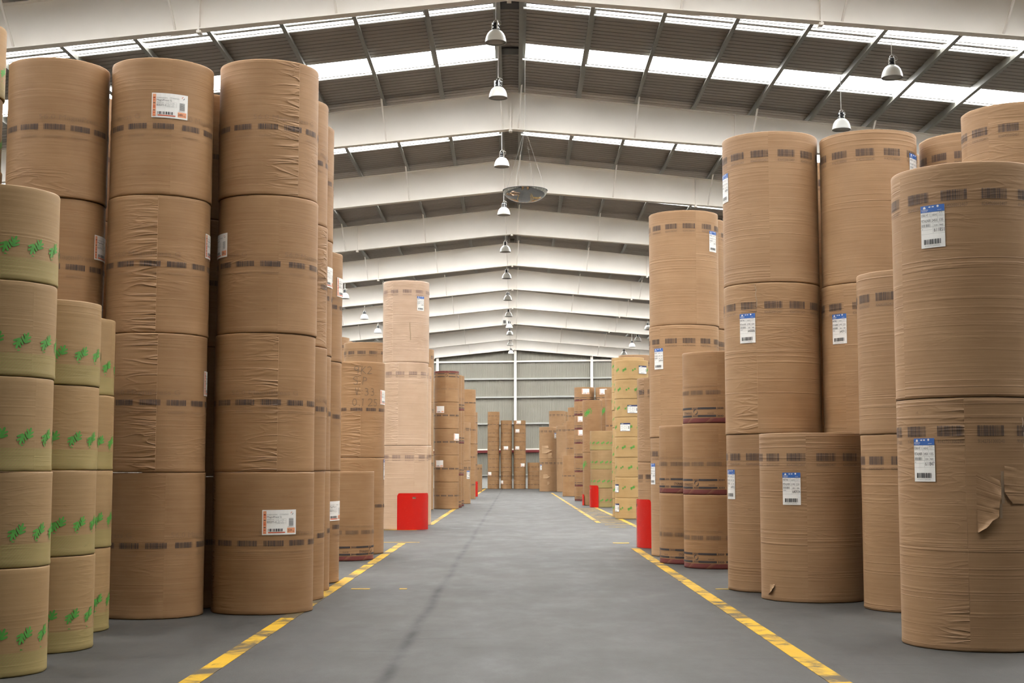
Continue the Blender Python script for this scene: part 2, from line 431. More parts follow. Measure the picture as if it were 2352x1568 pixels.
# end wall: ribbed cladding, girts, wind columns
b = MB(); P0 = []; P1 = []
n = 300; p = 2 * XW / n
for k in range(n):
    x = -XW + k * p
    for dx, dy in ((0, 0), (.58, 0), (.68, -.045), (.9, -.045)):
        xx = x + dx * p
        P0.append((xx, Y1 + dy, 1.05)); P1.append((xx, Y1 + dy, roof_z(xx)))
b.grid([P0, P1], M['clad'], sm=False)
b.box((-XW, Y1 - .06, 0), (XW, Y1 + .1, 1.05), M['conc'])
tag(b.obj('wall_back'), 'ribbed grey metal end wall of the hall', kind='structure')
for i, (z, mt, h) in enumerate([(10.83, 'beam', .14), (9.33, 'boxgrey', .15), (7.75, 'boxgrey', .15), (5.47, 'boxgrey', .15), (3.27, 'beam', .12), (1.08, 'boxgrey', .12)]):
    b = MB()
    def gz(x): return z + .011 * x
    b.prism([(-XW, Y1 - .2, gz(-XW)), (-XW, Y1 - .05, gz(-XW)), (-XW, Y1 - .05, gz(-XW) + h), (-XW, Y1 - .2, gz(-XW) + h)],
            [(XW, Y1 - .2, gz(XW)), (XW, Y1 - .05, gz(XW)), (XW, Y1 - .05, gz(XW) + h), (XW, Y1 - .2, gz(XW) + h)], M['beam' if mt == 'beam' else 'girt'])
    if i == 4: b.prism([(-XW, Y1 - .21, gz(-XW) - .22), (-XW, Y1 - .05, gz(-XW) - .22), (-XW, Y1 - .05, gz(-XW) - .003), (-XW, Y1 - .21, gz(-XW) - .003)],
                       [(XW, Y1 - .21, gz(XW) - .22), (XW, Y1 - .05, gz(XW) - .22), (XW, Y1 - .05, gz(XW) - .003), (XW, Y1 - .21, gz(XW) - .003)], M['darkred'])
    tag(b.obj('girt'), 'horizontal steel rail on the end wall', kind='structure')
for x in (-20, -13.3, -6.65, .06, 6.65, 13.3, 20):
    b = MB(); b.box((x - .11, Y1 - .42, 0), (x + .11, Y1 - .22, bot_z(x) - .03), M['beam'])
    tag(b.obj('wind_column'), 'slim white column against the end wall', kind='structure')
# side walls
for s, nm in ((-1, 'left'), (1, 'right')):
    b = MB(); x = s * XW
    b.box((min(x, x + s * .1), Y0, 0), (max(x, x + s * .1), Y1, roof_z(x)), M['clad'])
    tag(b.obj('wall_' + nm), kind='structure')
# wall behind the camera
b = MB()
b.prism([(-XW, Y0 - .1, 0), (XW, Y0 - .1, 0), (XW, Y0 - .1, roof_z(XW)), (XR, Y0 - .1, ZR), (-XW, Y0 - .1, roof_z(-XW))],
        [(-XW, Y0, 0), (XW, Y0, 0), (XW, Y0, roof_z(XW)), (XR, Y0, ZR), (-XW, Y0, roof_z(-XW))], M['clad'])
tag(b.obj('wall_front'), kind='structure')

# ---------------- hanging lamps, mirror, speaker ----------------
def lamp_meshes():
    out = {}
    b = MB(); pr = [(.062, .305), (.072, .296), (.11, .278), (.155, .245), (.195, .195), (.225, .13), (.243, .06), (.249, .0)]
    b.lathe(pr, M['lampwhite'], 40); b.lathe([(r - .006, z) for r, z in reversed(pr)], M['lampwhite'], 40); b.lathe([(.247, 0), (.252, -.004), (.252, -.016), (.238, -.016), (.238, 0)], M['boxgrey'], 40)
    out['reflector'] = b.mesh('reflector')
    b = MB(); b.lathe([(.0, .012), (.12, .010), (.24, .0), (.12, -.006), (0, -.012)], M['lampin'], 32); out['lens'] = b.mesh('lens')
    b = MB(); b.lathe([(0, .30), (.085, .30), (.085, .335), (.072, .34), (.072, .385), (.088, .39), (.088, .405), (.075, .41), (.075, .455), (.05, .465), (0, .467)], M['blackplastic'], 24)
    for a in range(4):
        c, s_ = math.cos(a * PI / 2 + .6), math.sin(a * PI / 2 + .6)
        b.bar((c * .093, s_ * .093, .30), (c * .093, s_ * .093, .455), .022, .008, M['chrome'])
    out['ballast_housing'] = b.mesh('ballast_housing')
    b = MB(); b.tube([(-.05, 0, .46), (-.045, 0, .50), (-.02, 0, .53), (0, 0, .535), (.02, 0, .53), (.045, 0, .50), (.05, 0, .46)], .006, M['chrome'])
    b.tube([(.08, 0, .40), (.13, 0, .42), (.13, 0, .48), (.06, 0, .53), (0, 0, .56)], .005, M['cable']); out['hanger'] = b.mesh('hanger')
    return out
LM = lamp_meshes(); CORD = {}
def lamp(x, y, z, label, group, s=1.0):
    e = bpy.data.objects.new('pendant_lamp', None); put(e); e.location = (x, y, z); e.empty_display_size = .1
    tag(e, label, 'lamp', group)
    for k, me in LM.items():
        o = bpy.data.objects.new(k, me); put(o, e)
    e.rotation_euler = (0, 0, random.uniform(-.5, .5)); e.scale = (s, s, s)
    L = (roof_z(x) - .10 - z) / s
    b = MB(); b.tube([(0, 0, .535), (0, 0, L)], .009, M['cable'], 6); b.obj('cable', e)
ORD = ['nearest', 'second', 'third', 'fourth', 'fifth', 'sixth', 'seventh', 'eighth', 'ninth', 'tenth', 'eleventh', 'farthest']
for k, (x, y) in enumerate([(-.44, 32.35), (-.44, 37.29), (-.42, 45.95), (-.42, 54.84), (-.42, 64.32), (-.41, 73.38), (-.40, 82.93), (-.39, 91.87), (-.38, 99.35), (-.36, 104.46), (-.35, 113.31), (-.32, 121.6)]):
    lamp(x, y, 11.5, ORD[k] + ' dome pendant lamp hanging in the row under the ridge', 'dome lamps under the ridge')
for k, (x, y, d) in enumerate([(8.9, 32.85, 'nearest, largest'), (8.88, 37.98, 'second nearest, above the three-high roll stacks,'), (8.82, 93.58, 'half hidden behind the tall stack, first of the distant four'),
                               (8.86, 101.9, 'second of the distant four'), (8.85, 106.83, 'third of the distant four'), (8.82, 114.4, 'farthest, above the black-labelled stack')]):
    lamp(x, y, 10.8, ('dome lamp in right row, ' + d).rstrip(','), 'dome lamps over the right bays')
for k, (x, y, d) in enumerate([(-9.17, 76.25, 'partly hidden behind the left stacks'), (-9.21, 86.73, 'middle one, clear of the stacks'), (-9.24, 95.65, 'touching the pinkish stack outline')]):
    lamp(x, y, 10.8, 'dome lamp in left row, ' + d, 'dome lamps over the left bays')

e = bpy.data.objects.new('dome_mirror', None); put(e); e.location = (.295, 39.2, 9.36)
tag(e, 'convex half-dome mirror hung on wires below the ridge', 'mirror')
mir = plain('mirror_surface', (.50, .50, .50), .05, 1.0, var=.02)
b = MB(); pr = [(.62 * math.sin(a * PI / 24 * .985), -.33 * (math.cos(a * PI / 24 * .985))) for a in range(13)]
b.lathe(pr, mir, 48); b.obj('mirror_dome', e)
b = MB(); b.lathe([(.612, -.006), (.628, -.006), (.628, .006), (.612, .006), (.612, -.006)], M['darkplastic'], 48); b.obj('rim', e)
for a in range(4):
    b = MB(); an = PI / 4 + a * PI / 2 + .3
    b.tube([(.61 * math.cos(an), .61 * math.sin(an), .01), (0, 0, 1.75)], .0028, M['boxgrey'], 6); b.obj('wire', e)
b = MB(); b.tube([(0, 0, 1.75), (0, 0, roof_z(.295) - 9.36 - .02)], .0035, M['boxgrey'], 6); b.obj('cable', e)

e = bpy.data.objects.new('hanging_speaker', None); put(e); e.location = (-.68, 96.0, 11.4)
tag(e, 'small square grey box speaker hanging left of the ridge lamps', 'speaker')
b = MB(); b.box((-.16, -.12, 0), (.16, .12, .36), M['boxgrey']); b.obj('housing', e)
b = MB(); b.box((-.09, -.135, .07), (.09, -.121, .27), M['darkplastic']); b.obj('grille', e)
for s in (-1, 1):
    b = MB(); b.tube([(s * .12, 0, .36), (s * .12, 0, roof_z(-.68 + s * .12) - 11.4 - .02)], .006, M['cable'], 6); b.obj('wire', e)
STACKS = [
  ('L0', 'leaf', -4.246, 11.491, 0.5, [(0.0, 0.835), (0.835, 0.749), (1.583, 0.744), (2.328, 0.757), (3.085, 0.759)], [], [None, None, None, None, None], 'nearest green-leaf stack at the left edge', 0, {}),
  ('L0b', 'leaf', -4.314, 12.982, 0.5, [(0.0, 0.837), (0.837, 0.756), (1.592, 0.756), (2.349, 0.761)], [], [None, None, None, None], 'second green-leaf stack from the left edge', 0, {}),
  ('L0c', 'leaf', -4.587, 14.439, 0.5, [(0.0, 0.823), (0.823, 0.768), (1.592, 0.75), (2.342, 0.775)], [], [None, None, None, None], 'third and shortest green-leaf stack at left', 0, {}),
  ('L00', 'leaf', -6.381, 15.973, 0.5, [(0.0, 0.832), (0.832, 0.832), (1.665, 0.832), (2.497, 0.832), (3.33, 0.832), (4.162, 0.832), (4.994, 0.832), (5.827, 0.832)], [], [None, None, None, None, None, None, None, None], 'tall green-leaf stack cut off by the left edge', 0, {}),
  ('L1', 'magni', -5.16, 15.778, 0.546, [(0.0, 1.563), (1.563, 1.477), (3.04, 1.513), (4.552, 1.549)], [('stora', 1.242, 4.053, '2487')], [-1.525, -1.525, -1.525, -1.525], 'first tall kraft stack behind the green-leaf rolls', 0, {}),
  ('L2', 'magni', -4.029, 15.949, 0.566, [(0.0, 1.567), (1.567, 1.514), (3.082, 1.522), (4.604, 1.539)], [('stora', 0.136, 5.604, '2491'), ('stora', 1.443, 4.106, '2503'), ('stora', 1.535, 2.557, '2496')], [None, 0.034, -0.031, None], 'tall kraft stack second from the left', 0, {}),
  ('L3', 'magni', -2.882, 16.427, 0.572, [(0.0, 1.571), (1.571, 1.555), (3.126, 1.568), (4.694, 1.57)], [('stora', 0.323, 1.017, '2519'), ('stora', -1.265, 4.149, '2508')], [-1.22, 0.255, None, 0.632], 'tall kraft stack nearest the aisle at left', 0, {}),
  ('L3b', 'magni', -3.898, 17.081, 0.53, [(0.0, 1.517), (1.517, 1.517), (3.034, 1.517), (4.551, 1.517)], [], [None, None, None, None], 'kraft stack hidden behind the two tall left stacks', 0, {}),
  ('L1b', 'magni', -5.463, 17.308, 0.56, [(0.0, 1.533), (1.533, 1.533), (3.065, 1.533), (4.598, 1.533)], [], [None, None, None, None], 'kraft stack behind the first and second tall ones', 0, {}),
  ('L4a', 'magni', -2.963, 17.907, 0.58, [(0.0, 1.579), (1.579, 1.539), (3.118, 1.536), (4.654, 1.583)], [], [None, None, 1.32, None], 'kraft stack just behind the aisle-side tall stack', 0, {}),
  ('L4b', 'magni', -3.064, 19.207, 0.58, [(0.0, 1.577), (1.577, 1.539), (3.116, 1.556), (4.673, 1.574)], [('stora', 1.171, 4.185, '2499')], [None, None, None, None], 'narrow-showing kraft stack, third in the left line', 0, {}),
  ('L4c', 'magni', -3.1, 20.568, 0.58, [(0.0, 1.576), (1.576, 1.559), (3.135, 1.581)], [('stora', 1.081, 1.014, '2510'), ('stora', 1.339, 4.222, '2500')], [None, None, None], 'lower kraft stack at the end of the left line', 0, {}),
  ('L5', 'magni', -3.106, 27.626, 0.58, [(0.0, 1.822), (1.822, 1.838)], [('stora', 1.328, 2.987, '2480'), ('peter', 1.499, 1.617, '640901')], [None, 0.196], 'handwritten kraft stack behind the small roll', 0, {}),
  ('L5b', 'peter', -4.268, 40.978, 0.65, [(0.0, 1.739), (1.739, 1.739), (3.478, 1.739)], [], [None, None, None], 'stack rising behind the handwritten roll', 0, {}),
  ('L5c', 'peter', -5.793, 44.121, 0.65, [(0.0, 1.892), (1.892, 1.892), (3.783, 1.892)], [], [None, None, None], 'distant stack left of the pair behind the handwriting', 0, {}),
  ('L5d', 'peter', -6.026, 47.116, 0.65, [(0.0, 1.942), (1.942, 1.942), (3.884, 1.942)], [], [None, None, None], 'far stack barely peeking over the left rolls', 0, {}),
  ('L6', 'stora', -3.112, 25.712, 0.58, [(0.0, 1.569)], [], [None], 'small roll with a dark red bottom band', 0, {}),
  ('L7', 'peter', -2.974, 38.674, 0.629, [(0.0, 2.236), (2.236, 2.237), (4.473, 2.213)], [('peter', 0.667, 6.067, '640811')], [None, -0.296, -0.605], 'pinkish stack standing over the red guard', 1, {}),
  ('L7b', 'peter', -3.09, 41.786, 0.65, [(0.0, 2.288), (2.288, 2.292)], [], [None, None], 'pinkish stack just behind the red-guard stack', 1, {}),
  ('L8a', 'peter', -3.911, 57.367, 0.65, [(0.0, 2.142), (2.142, 2.142), (4.283, 2.142)], [], [None, None, None], 'far stack right behind the pinkish rolls', 0, {}),
  ('L9', 'small', -2.796, 58.553, 0.509, [(0.0, 1.089), (1.089, 1.093), (2.182, 1.079), (3.261, 1.083), (4.344, 1.282)], [('stora', -0.571, 4.044, '1210'), ('stora', 1.016, 2.922, '1214'), ('stora', -0.653, 1.838, '1209')], [None, None, None, None, None], 'mid-distance stack topped by a red-rimmed roll', 0, {4: 'storaflip'}),
  ('L9b', 'stora', -2.759, 60.537, 0.52, [(0.0, 1.345), (1.345, 1.35), (2.695, 1.393), (4.088, 1.509)], [], [None, None, None, None], 'red-banded stack behind the red-rimmed roll', 0, {}),
  ('L9c', 'stora', -2.751, 62.94, 0.52, [(0.0, 1.335), (1.335, 1.404), (2.739, 1.448), (4.187, 1.531)], [], [None, None, None, None], 'second red-banded stack in the left distance', 0, {}),
  ('L10', 'peter', -2.679, 67.447, 0.6, [(0.0, 1.994), (1.994, 1.825)], [('peter', 0.944, 1.356, '640777')], [None, None], 'two-roll stack beside the distant yellow line', 0, {}),
  ('L11', 'small', -2.696, 78.454, 0.55, [(0.0, 1.553), (1.553, 1.455), (3.007, 1.512), (4.519, 1.465)], [], [None, None, None, None], 'plain tall stack in the left distance', 0, {}),
  ('L12', 'small', -2.77, 84.955, 0.55, [(0.0, 1.249), (1.249, 1.249), (2.498, 1.249), (3.747, 1.249)], [], [None, None, None, None], 'thin-showing stack beyond the plain tall one', 0, {}),
  ('L13', 'peter', -3.027, 105.957, 0.62, [(0.0, 1.984)], [], [None], 'lone short roll near the back wall, left', 0, {}),
  ('F1', 'mini', -1.761, 118.987, 0.49, [(0.0, 0.711), (0.711, 0.711), (1.423, 0.711), (2.134, 0.711), (2.846, 0.711), (3.557, 0.711), (4.269, 0.711), (4.98, 0.711), (5.691, 0.711)], [('stora', -0.772, 1.276, '700')], [None, None, None, None, None, None, None, None, None], 'first, tallest stack by the back wall', 0, {}),
  ('F2', 'mini', -0.691, 118.998, 0.472, [(0.0, 0.71), (0.71, 0.71), (1.42, 0.71), (2.13, 0.71), (2.84, 0.71), (3.55, 0.71), (4.259, 0.71), (4.969, 0.71)], [('stora', -0.077, 3.402, '701'), ('stora', -1.0, 0.591, '702')], [None, None, None, None, None, None, None, None], 'second stack by the back wall', 0, {}),
  ('F3', 'mini', 0.426, 118.999, 0.499, [(0.0, 0.71), (0.71, 0.71), (1.42, 0.71), (2.129, 0.71), (2.839, 0.71), (3.549, 0.71), (4.259, 0.71), (4.969, 0.71)], [('stora', -0.198, 5.516, '703'), ('stora', -0.468, 4.812, '704'), ('stora', -0.469, 3.402, '705'), ('stora', 0.552, 1.996, '706')], [None, None, None, None, None, None, None, None], 'third stack by the back wall', 0, {}),
  ('F4', 'mini', 1.578, 118.99, 0.49, [(0.0, 0.725), (0.725, 0.725), (1.451, 0.725)], [], [None, None, None], 'fourth, lowest stack by the back wall', 0, {}),
  ('G1', 'peter', 2.47, 105.348, 0.646, [(0.0, 2.395), (2.395, 2.328)], [('peter', -0.969, 1.759, '640555'), ('peter', 0.981, 4.091, '640556')], [None, None], 'torn-wrapper stack at the far end, right', 0, {}),
  ('G1b', 'peter', 3.302, 110.259, 0.64, [(0.0, 2.037), (2.037, 2.037), (4.073, 2.037)], [], [None, None, None], 'taller stack behind the torn-wrapper rolls', 0, {}),
  ('G1c', 'peter', 3.608, 113.943, 0.64, [(0.0, 2.067), (2.067, 2.067), (4.135, 2.067)], [], [None, None, None], 'rearmost stack at the far end, right', 0, {}),
  ('G2', 'peter', 3.699, 103.934, 0.64, [(0.0, 2.385), (2.385, 2.373)], [], [None, None], 'pale stack right of the torn-wrapper stack', 0, {}),
  ('G2b', 'peter', 4.233, 106.916, 0.64, [(0.0, 2.531), (2.531, 2.531)], [], [None, None], 'pale stack peeking behind, far right side', 0, {}),
  ('G3', 'small', 3.92, 92.917, 0.57, [(0.0, 1.187), (1.187, 1.187), (2.375, 1.187), (3.562, 1.187)], [], [None, None, None, None], 'light stack behind the single plain roll', 0, {}),
  ('G3b', 'small', 4.184, 96.91, 0.57, [(0.0, 1.16), (1.16, 1.16), (2.32, 1.16), (3.479, 1.16), (4.639, 1.16)], [], [None, None, None, None, None], 'tallest light stack in the right distance', 0, {}),
  ('G5', 'small', 3.454, 86.231, 0.57, [(0.0, 2.446)], [], [None], 'single plain roll in the right distance', 0, {}),
  ('G6', 'stora', 3.622, 73.965, 0.52, [(0.0, 0.731), (0.731, 0.731), (1.462, 0.731), (2.193, 0.731), (2.924, 0.731), (3.655, 0.731), (4.386, 0.731), (5.117, 0.731)], [('stora', 0.137, 5.622, '811'), ('stora', -0.359, 4.196, '812'), ('stora', -0.274, 3.568, '814')], [None, None, None, None, None, None, None, None], 'stack of many red-banded rolls', 0, {}),
  ('G6b', 'stora', 4.702, 73.45, 0.52, [(0.0, 0.727), (0.727, 0.727), (1.454, 0.727), (2.182, 0.727), (2.909, 0.727), (3.636, 0.727), (4.363, 0.727), (5.09, 0.727)], [('stora', -0.26, 5.584, '813')], [None, None, None, None, None, None, None, None], 'red-banded stack behind the big-leaf rolls', 0, {}),
  ('G6c', 'small', 4.96, 70.325, 0.5, [(0.0, 1.108), (1.108, 1.108), (2.217, 1.108), (3.325, 1.108), (4.433, 1.108)], [], [None, None, None, None, None], 'pale stack behind the big-leaf rolls', 0, {}),
  ('G7', 'bigleaf', 3.515, 64.304, 0.44, [(0.0, 2.363), (2.363, 2.353)], [], [-1.123, -0.524], 'big-leaf stack beside the second red guard', 0, {}),
  ('G8a', 'bigleaf', 4.378, 65.754, 0.44, [(0.0, 2.417), (2.417, 2.417)], [], [None, -0.712], 'big-leaf stack behind the short green-leaf stack', 0, {}),
  ('G8b', 'small', 4.422, 62.444, 0.44, [(0.0, 2.335), (2.335, 2.335)], [], [None, None], 'plain stack tucked beside the black-labelled stack', 0, {}),
  ('G9', 'leaf', 3.736, 61.207, 0.489, [(0.0, 0.808), (0.808, 0.801), (1.609, 0.814), (2.423, 0.821)], [], [None, None, None, None], 'short green-leaf stack with the second red guard', 0, {}),
  ('G10', 'leafb', 3.866, 47.041, 0.56, [(0.0, 0.676), (0.676, 0.67), (1.346, 0.649), (1.995, 0.657), (2.652, 0.654), (3.306, 0.599), (3.905, 0.633), (4.538, 0.643)], [('navy', 0.759, 4.86, ''), ('navy', 0.073, 3.569, ''), ('navy', -0.401, 2.981, ''), ('navy', -1.221, 0.989, ''), ('navy', -1.171, 0.358, '')], [None, None, None, None, None, None, None, None], 'yellowish stack with black-topped labels', 0, {}),
  ('G10b', 'leafb', 3.926, 49.143, 0.56, [(0.0, 0.604), (0.604, 0.604), (1.207, 0.604), (1.811, 0.604), (2.414, 0.604), (3.018, 0.604), (3.622, 0.604), (4.225, 0.604), (4.829, 0.604)], [], [None, None, None, None, None, None, None, None, None], 'yellowish stack just behind the black-labelled one', 0, {}),
  ('G10c', 'peter', 4.461, 52.611, 0.6, [(0.0, 1.933), (1.933, 1.933), (3.866, 1.933)], [], [None, None, None], 'stack topping the black-labelled one from behind', 0, {}),
  ('G11', 'peter', 3.208, 29.727, 0.64, [(0.0, 1.75), (1.75, 1.742)], [], [None, -0.871], 'crumpled stack behind the nearest red guard', 0, {}),
  ('G12', 'peter', 3.22, 26.873, 0.655, [(0.0, 2.19), (2.19, 2.085), (4.275, 2.148)], [('peter', 0.993, 5.86, '640921'), ('peter', -0.802, 3.656, '640904'), ('peter', -1.207, 1.519, '640930')], [None, None, None], 'tall stack left of the right-hand giants', 0, {}),
  ('G12b', 'peter', 3.557, 28.277, 0.655, [(0.0, 2.175), (2.175, 2.175), (4.35, 2.175)], [], [None, None, None], 'shadowed stack behind the tall right stack', 0, {}),
  ('G13', 'stora', 3.357, 23.663, 0.56, [(0.0, 1.191), (1.191, 1.162), (2.353, 1.17)], [], [None, None, None], 'three-high red-banded stack', 0, {}),
  ('G14', 'stora', 3.073, 24.81, 0.56, [(0.0, 1.196), (1.196, 1.157)], [], [None, None], 'two-high red-banded stack', 0, {}),
  ('R1', 'peter', 3.512, 19.283, 0.642, [(0.0, 2.065), (2.065, 1.998), (4.063, 2.031)], [('peter', -1.217, 5.415, '640890'), ('peter', -0.521, 3.465, '640886'), ('peter', -1.123, 1.403, '640922')], [None, -0.316, None], 'three-high stack right of the red-banded rolls', 0, {}),
  ('R2', 'peter', 4.761, 18.91, 0.635, [(0.0, 2.01), (2.01, 2.01), (4.02, 2.01)], [('peter', -0.675, 3.432, '640912'), ('peter', 1.161, 5.553, '640915')], [None, None, None], 'three-high stack behind the short front roll', 0, {}),
  ('R1b', 'peter', 4.155, 20.585, 0.64, [(0.0, 1.987), (1.987, 1.987), (3.974, 1.987)], [], [None, None, None], 'added stack behind the two giants on the right', 0, {}),  # mostly unseen stack, added to darken the slit between the two giants
  ('R3', 'peter', 4.697, 16.65, 0.64, [(0.0, 2.0), (2.0, 1.877)], [], [None, None], 'two-high stack behind the nearest right stack', 0, {}),
  ('R4', 'peter', 3.735, 17.941, 0.649, [(0.0, 2.048)], [('peter', -0.394, 1.368, '640934')], [None], 'single short roll in front', 0, {}),
  ('R0', 'peter', 4.279, 13.33, 0.68, [(0.0, 2.242), (2.242, 2.133)], [('peter', -0.441, 3.807, '611851'), ('peter', -0.666, 1.687, '611847')], [-0.095, None], 'nearest stack at the right edge', 0, {}),
  ('R5', 'peter', 6.097, 16.936, 0.655, [(0.0, 1.961), (1.961, 1.961), (3.922, 1.961)], [], [None, None, None], 'highest stack at the right edge', 0, {}),
  ('R6', 'peter', 6.157, 18.924, 0.655, [(0.0, 2.003), (2.003, 2.003), (4.006, 2.003)], [], [None, None, None], 'shadowed stack between the two right giants', 0, {}),
  ('R6b', 'peter', 5.479, 21.307, 0.655, [(0.0, 2.098), (2.098, 2.098), (4.195, 2.098)], [], [None, None, None], 'stack peeking between the right-hand giants', 0, {}),
]

# ---------------- printing on rolls ----------------
_glyph = {}
def glyphs(text):
    """flat triangles of a line of text, height 1, starting at x = 0"""
    if text in _glyph: return _glyph[text]
    cu = bpy.data.curves.new('lettering', 'FONT'); cu.body = text; cu.size = 1.0; cu.resolution_u = 2; cu.fill_mode = 'FRONT'
    o = bpy.data.objects.new('lettering', cu); COL.objects.link(o)
    bpy.context.view_layer.update()
    me = bpy.data.meshes.new_from_object(o.evaluated_get(bpy.context.evaluated_depsgraph_get()))
    vs_ = [(v.co.x, v.co.y) for v in me.vertices]; fs = [list(p.vertices) for p in me.polygons]
    bpy.data.meshes.remove(me); bpy.data.objects.remove(o); bpy.data.curves.remove(cu)
    w = max([v[0] for v in vs_] or [1])
    _glyph[text] = (vs_, fs, w)
    return _glyph[text]
def cylp(R, u, z): return (R * math.sin(u / R), -R * math.cos(u / R), z)
def cquad(b, R, u0, u1, z0, z1, mat, Ru=None):
    Ru = Ru or R
    n = max(1, int(abs(u1 - u0) / .05))
    for i in range(n):
        a, c = u0 + (u1 - u0) * i / n, u0 + (u1 - u0) * (i + 1) / n
        b.face([(R * math.sin(a / Ru), -R * math.cos(a / Ru), z0), (R * math.sin(c / Ru), -R * math.cos(c / Ru), z0), (R * math.sin(c / Ru), -R * math.cos(c / Ru), z1), (R * math.sin(a / Ru), -R * math.cos(a / Ru), z1)],
               mat, [(a, z0), (c, z0), (c, z1), (a, z1)], True)
def cpoly(b, R, pts, mat):
    b.face([cylp(R, u, z) for u, z in pts], mat, list(pts), True)
def ctext(b, R, text, u, z, h, mat, width=None, flip=False):
    vs_, fs, w = glyphs(text); s = h / .72; sx = s if width is None else width / w
    for f in fs:
        pts = [(u + vs_[i][0] * sx, z + vs_[i][1] * s) for i in f]
        cpoly(b, R, pts, mat)
    return w * sx
def bars(b, R, u, w, z0, z1, mat, seed, n=24):
    r = random.Random(seed); x = 0; t = []
    while x < 1: 
        a = r.choice((1, 1, 2, 3)); g = r.choice((1, 1, 2)); t.append((x, a)); x += (a + g) / (n * 3.2)
    for x, a in t:
        x1 = min(1, x + a / (n * 3.2))
        cquad(b, R, u + x * w, u + x1 * w, z0, z1, mat)
LEAF = [((0, -.36), (0, .46), .115), ((0, -.34), (.40, -.02), .092), ((0, -.34), (-.40, -.02), .092), ((0, -.08), (.31, .27), .088), ((0, -.08), (-.31, .27), .088), ((0, -.34), (0, .0), .16)]
def leaf(b, R, u, z, s, mat, flip=1, rot=-.35):
    c, sn = math.cos(rot), math.sin(rot)
    for (x0, y0), (x1, y1), w in LEAF:
        if flip < 0: x0, y0, x1, y1 = -x0, -y0, -x1, -y1
        d = math.hypot(x1 - x0, y1 - y0); nx, ny = -(y1 - y0) / d * w, (x1 - x0) / d * w
        ex, ey = (x1 - x0) / d * w * .7, (y1 - y0) / d * w * .7
        pts = [(x0 - nx, y0 - ny), (x1 - nx * .8, y1 - ny * .8), (x1 + ex, y1 + ey), (x1 + nx * .8, y1 + ny * .8), (x0 + nx, y0 + ny)]
        pts = [(p * c - q * sn, p * sn + q * c) for p, q in pts]
        cpoly(b, R, [(u + p * s, z + q * s) for p, q in pts], mat)
def arc_logo(b, R, u, z, s, m1, m2):
    for k, mt in ((0, m1), (PI, m2)):
        n = 7
        for i in range(n):
            a0, a1 = k + 1.25 + 2.3 * i / n, k + 1.25 + 2.3 * (i + 1) / n
            w0, w1 = [.17 * math.sin(PI * min(.9, max(.1, j / n))) + .06 for j in (i, i + 1)]
            cpoly(b, R, [(u + s * (1 + w) * .5 * math.cos(a), z + s * (1 + w) * .5 * math.sin(a)) for a, w in ((a0, -w0), (a0, w0), (a1, w1), (a1, -w1))], mt)

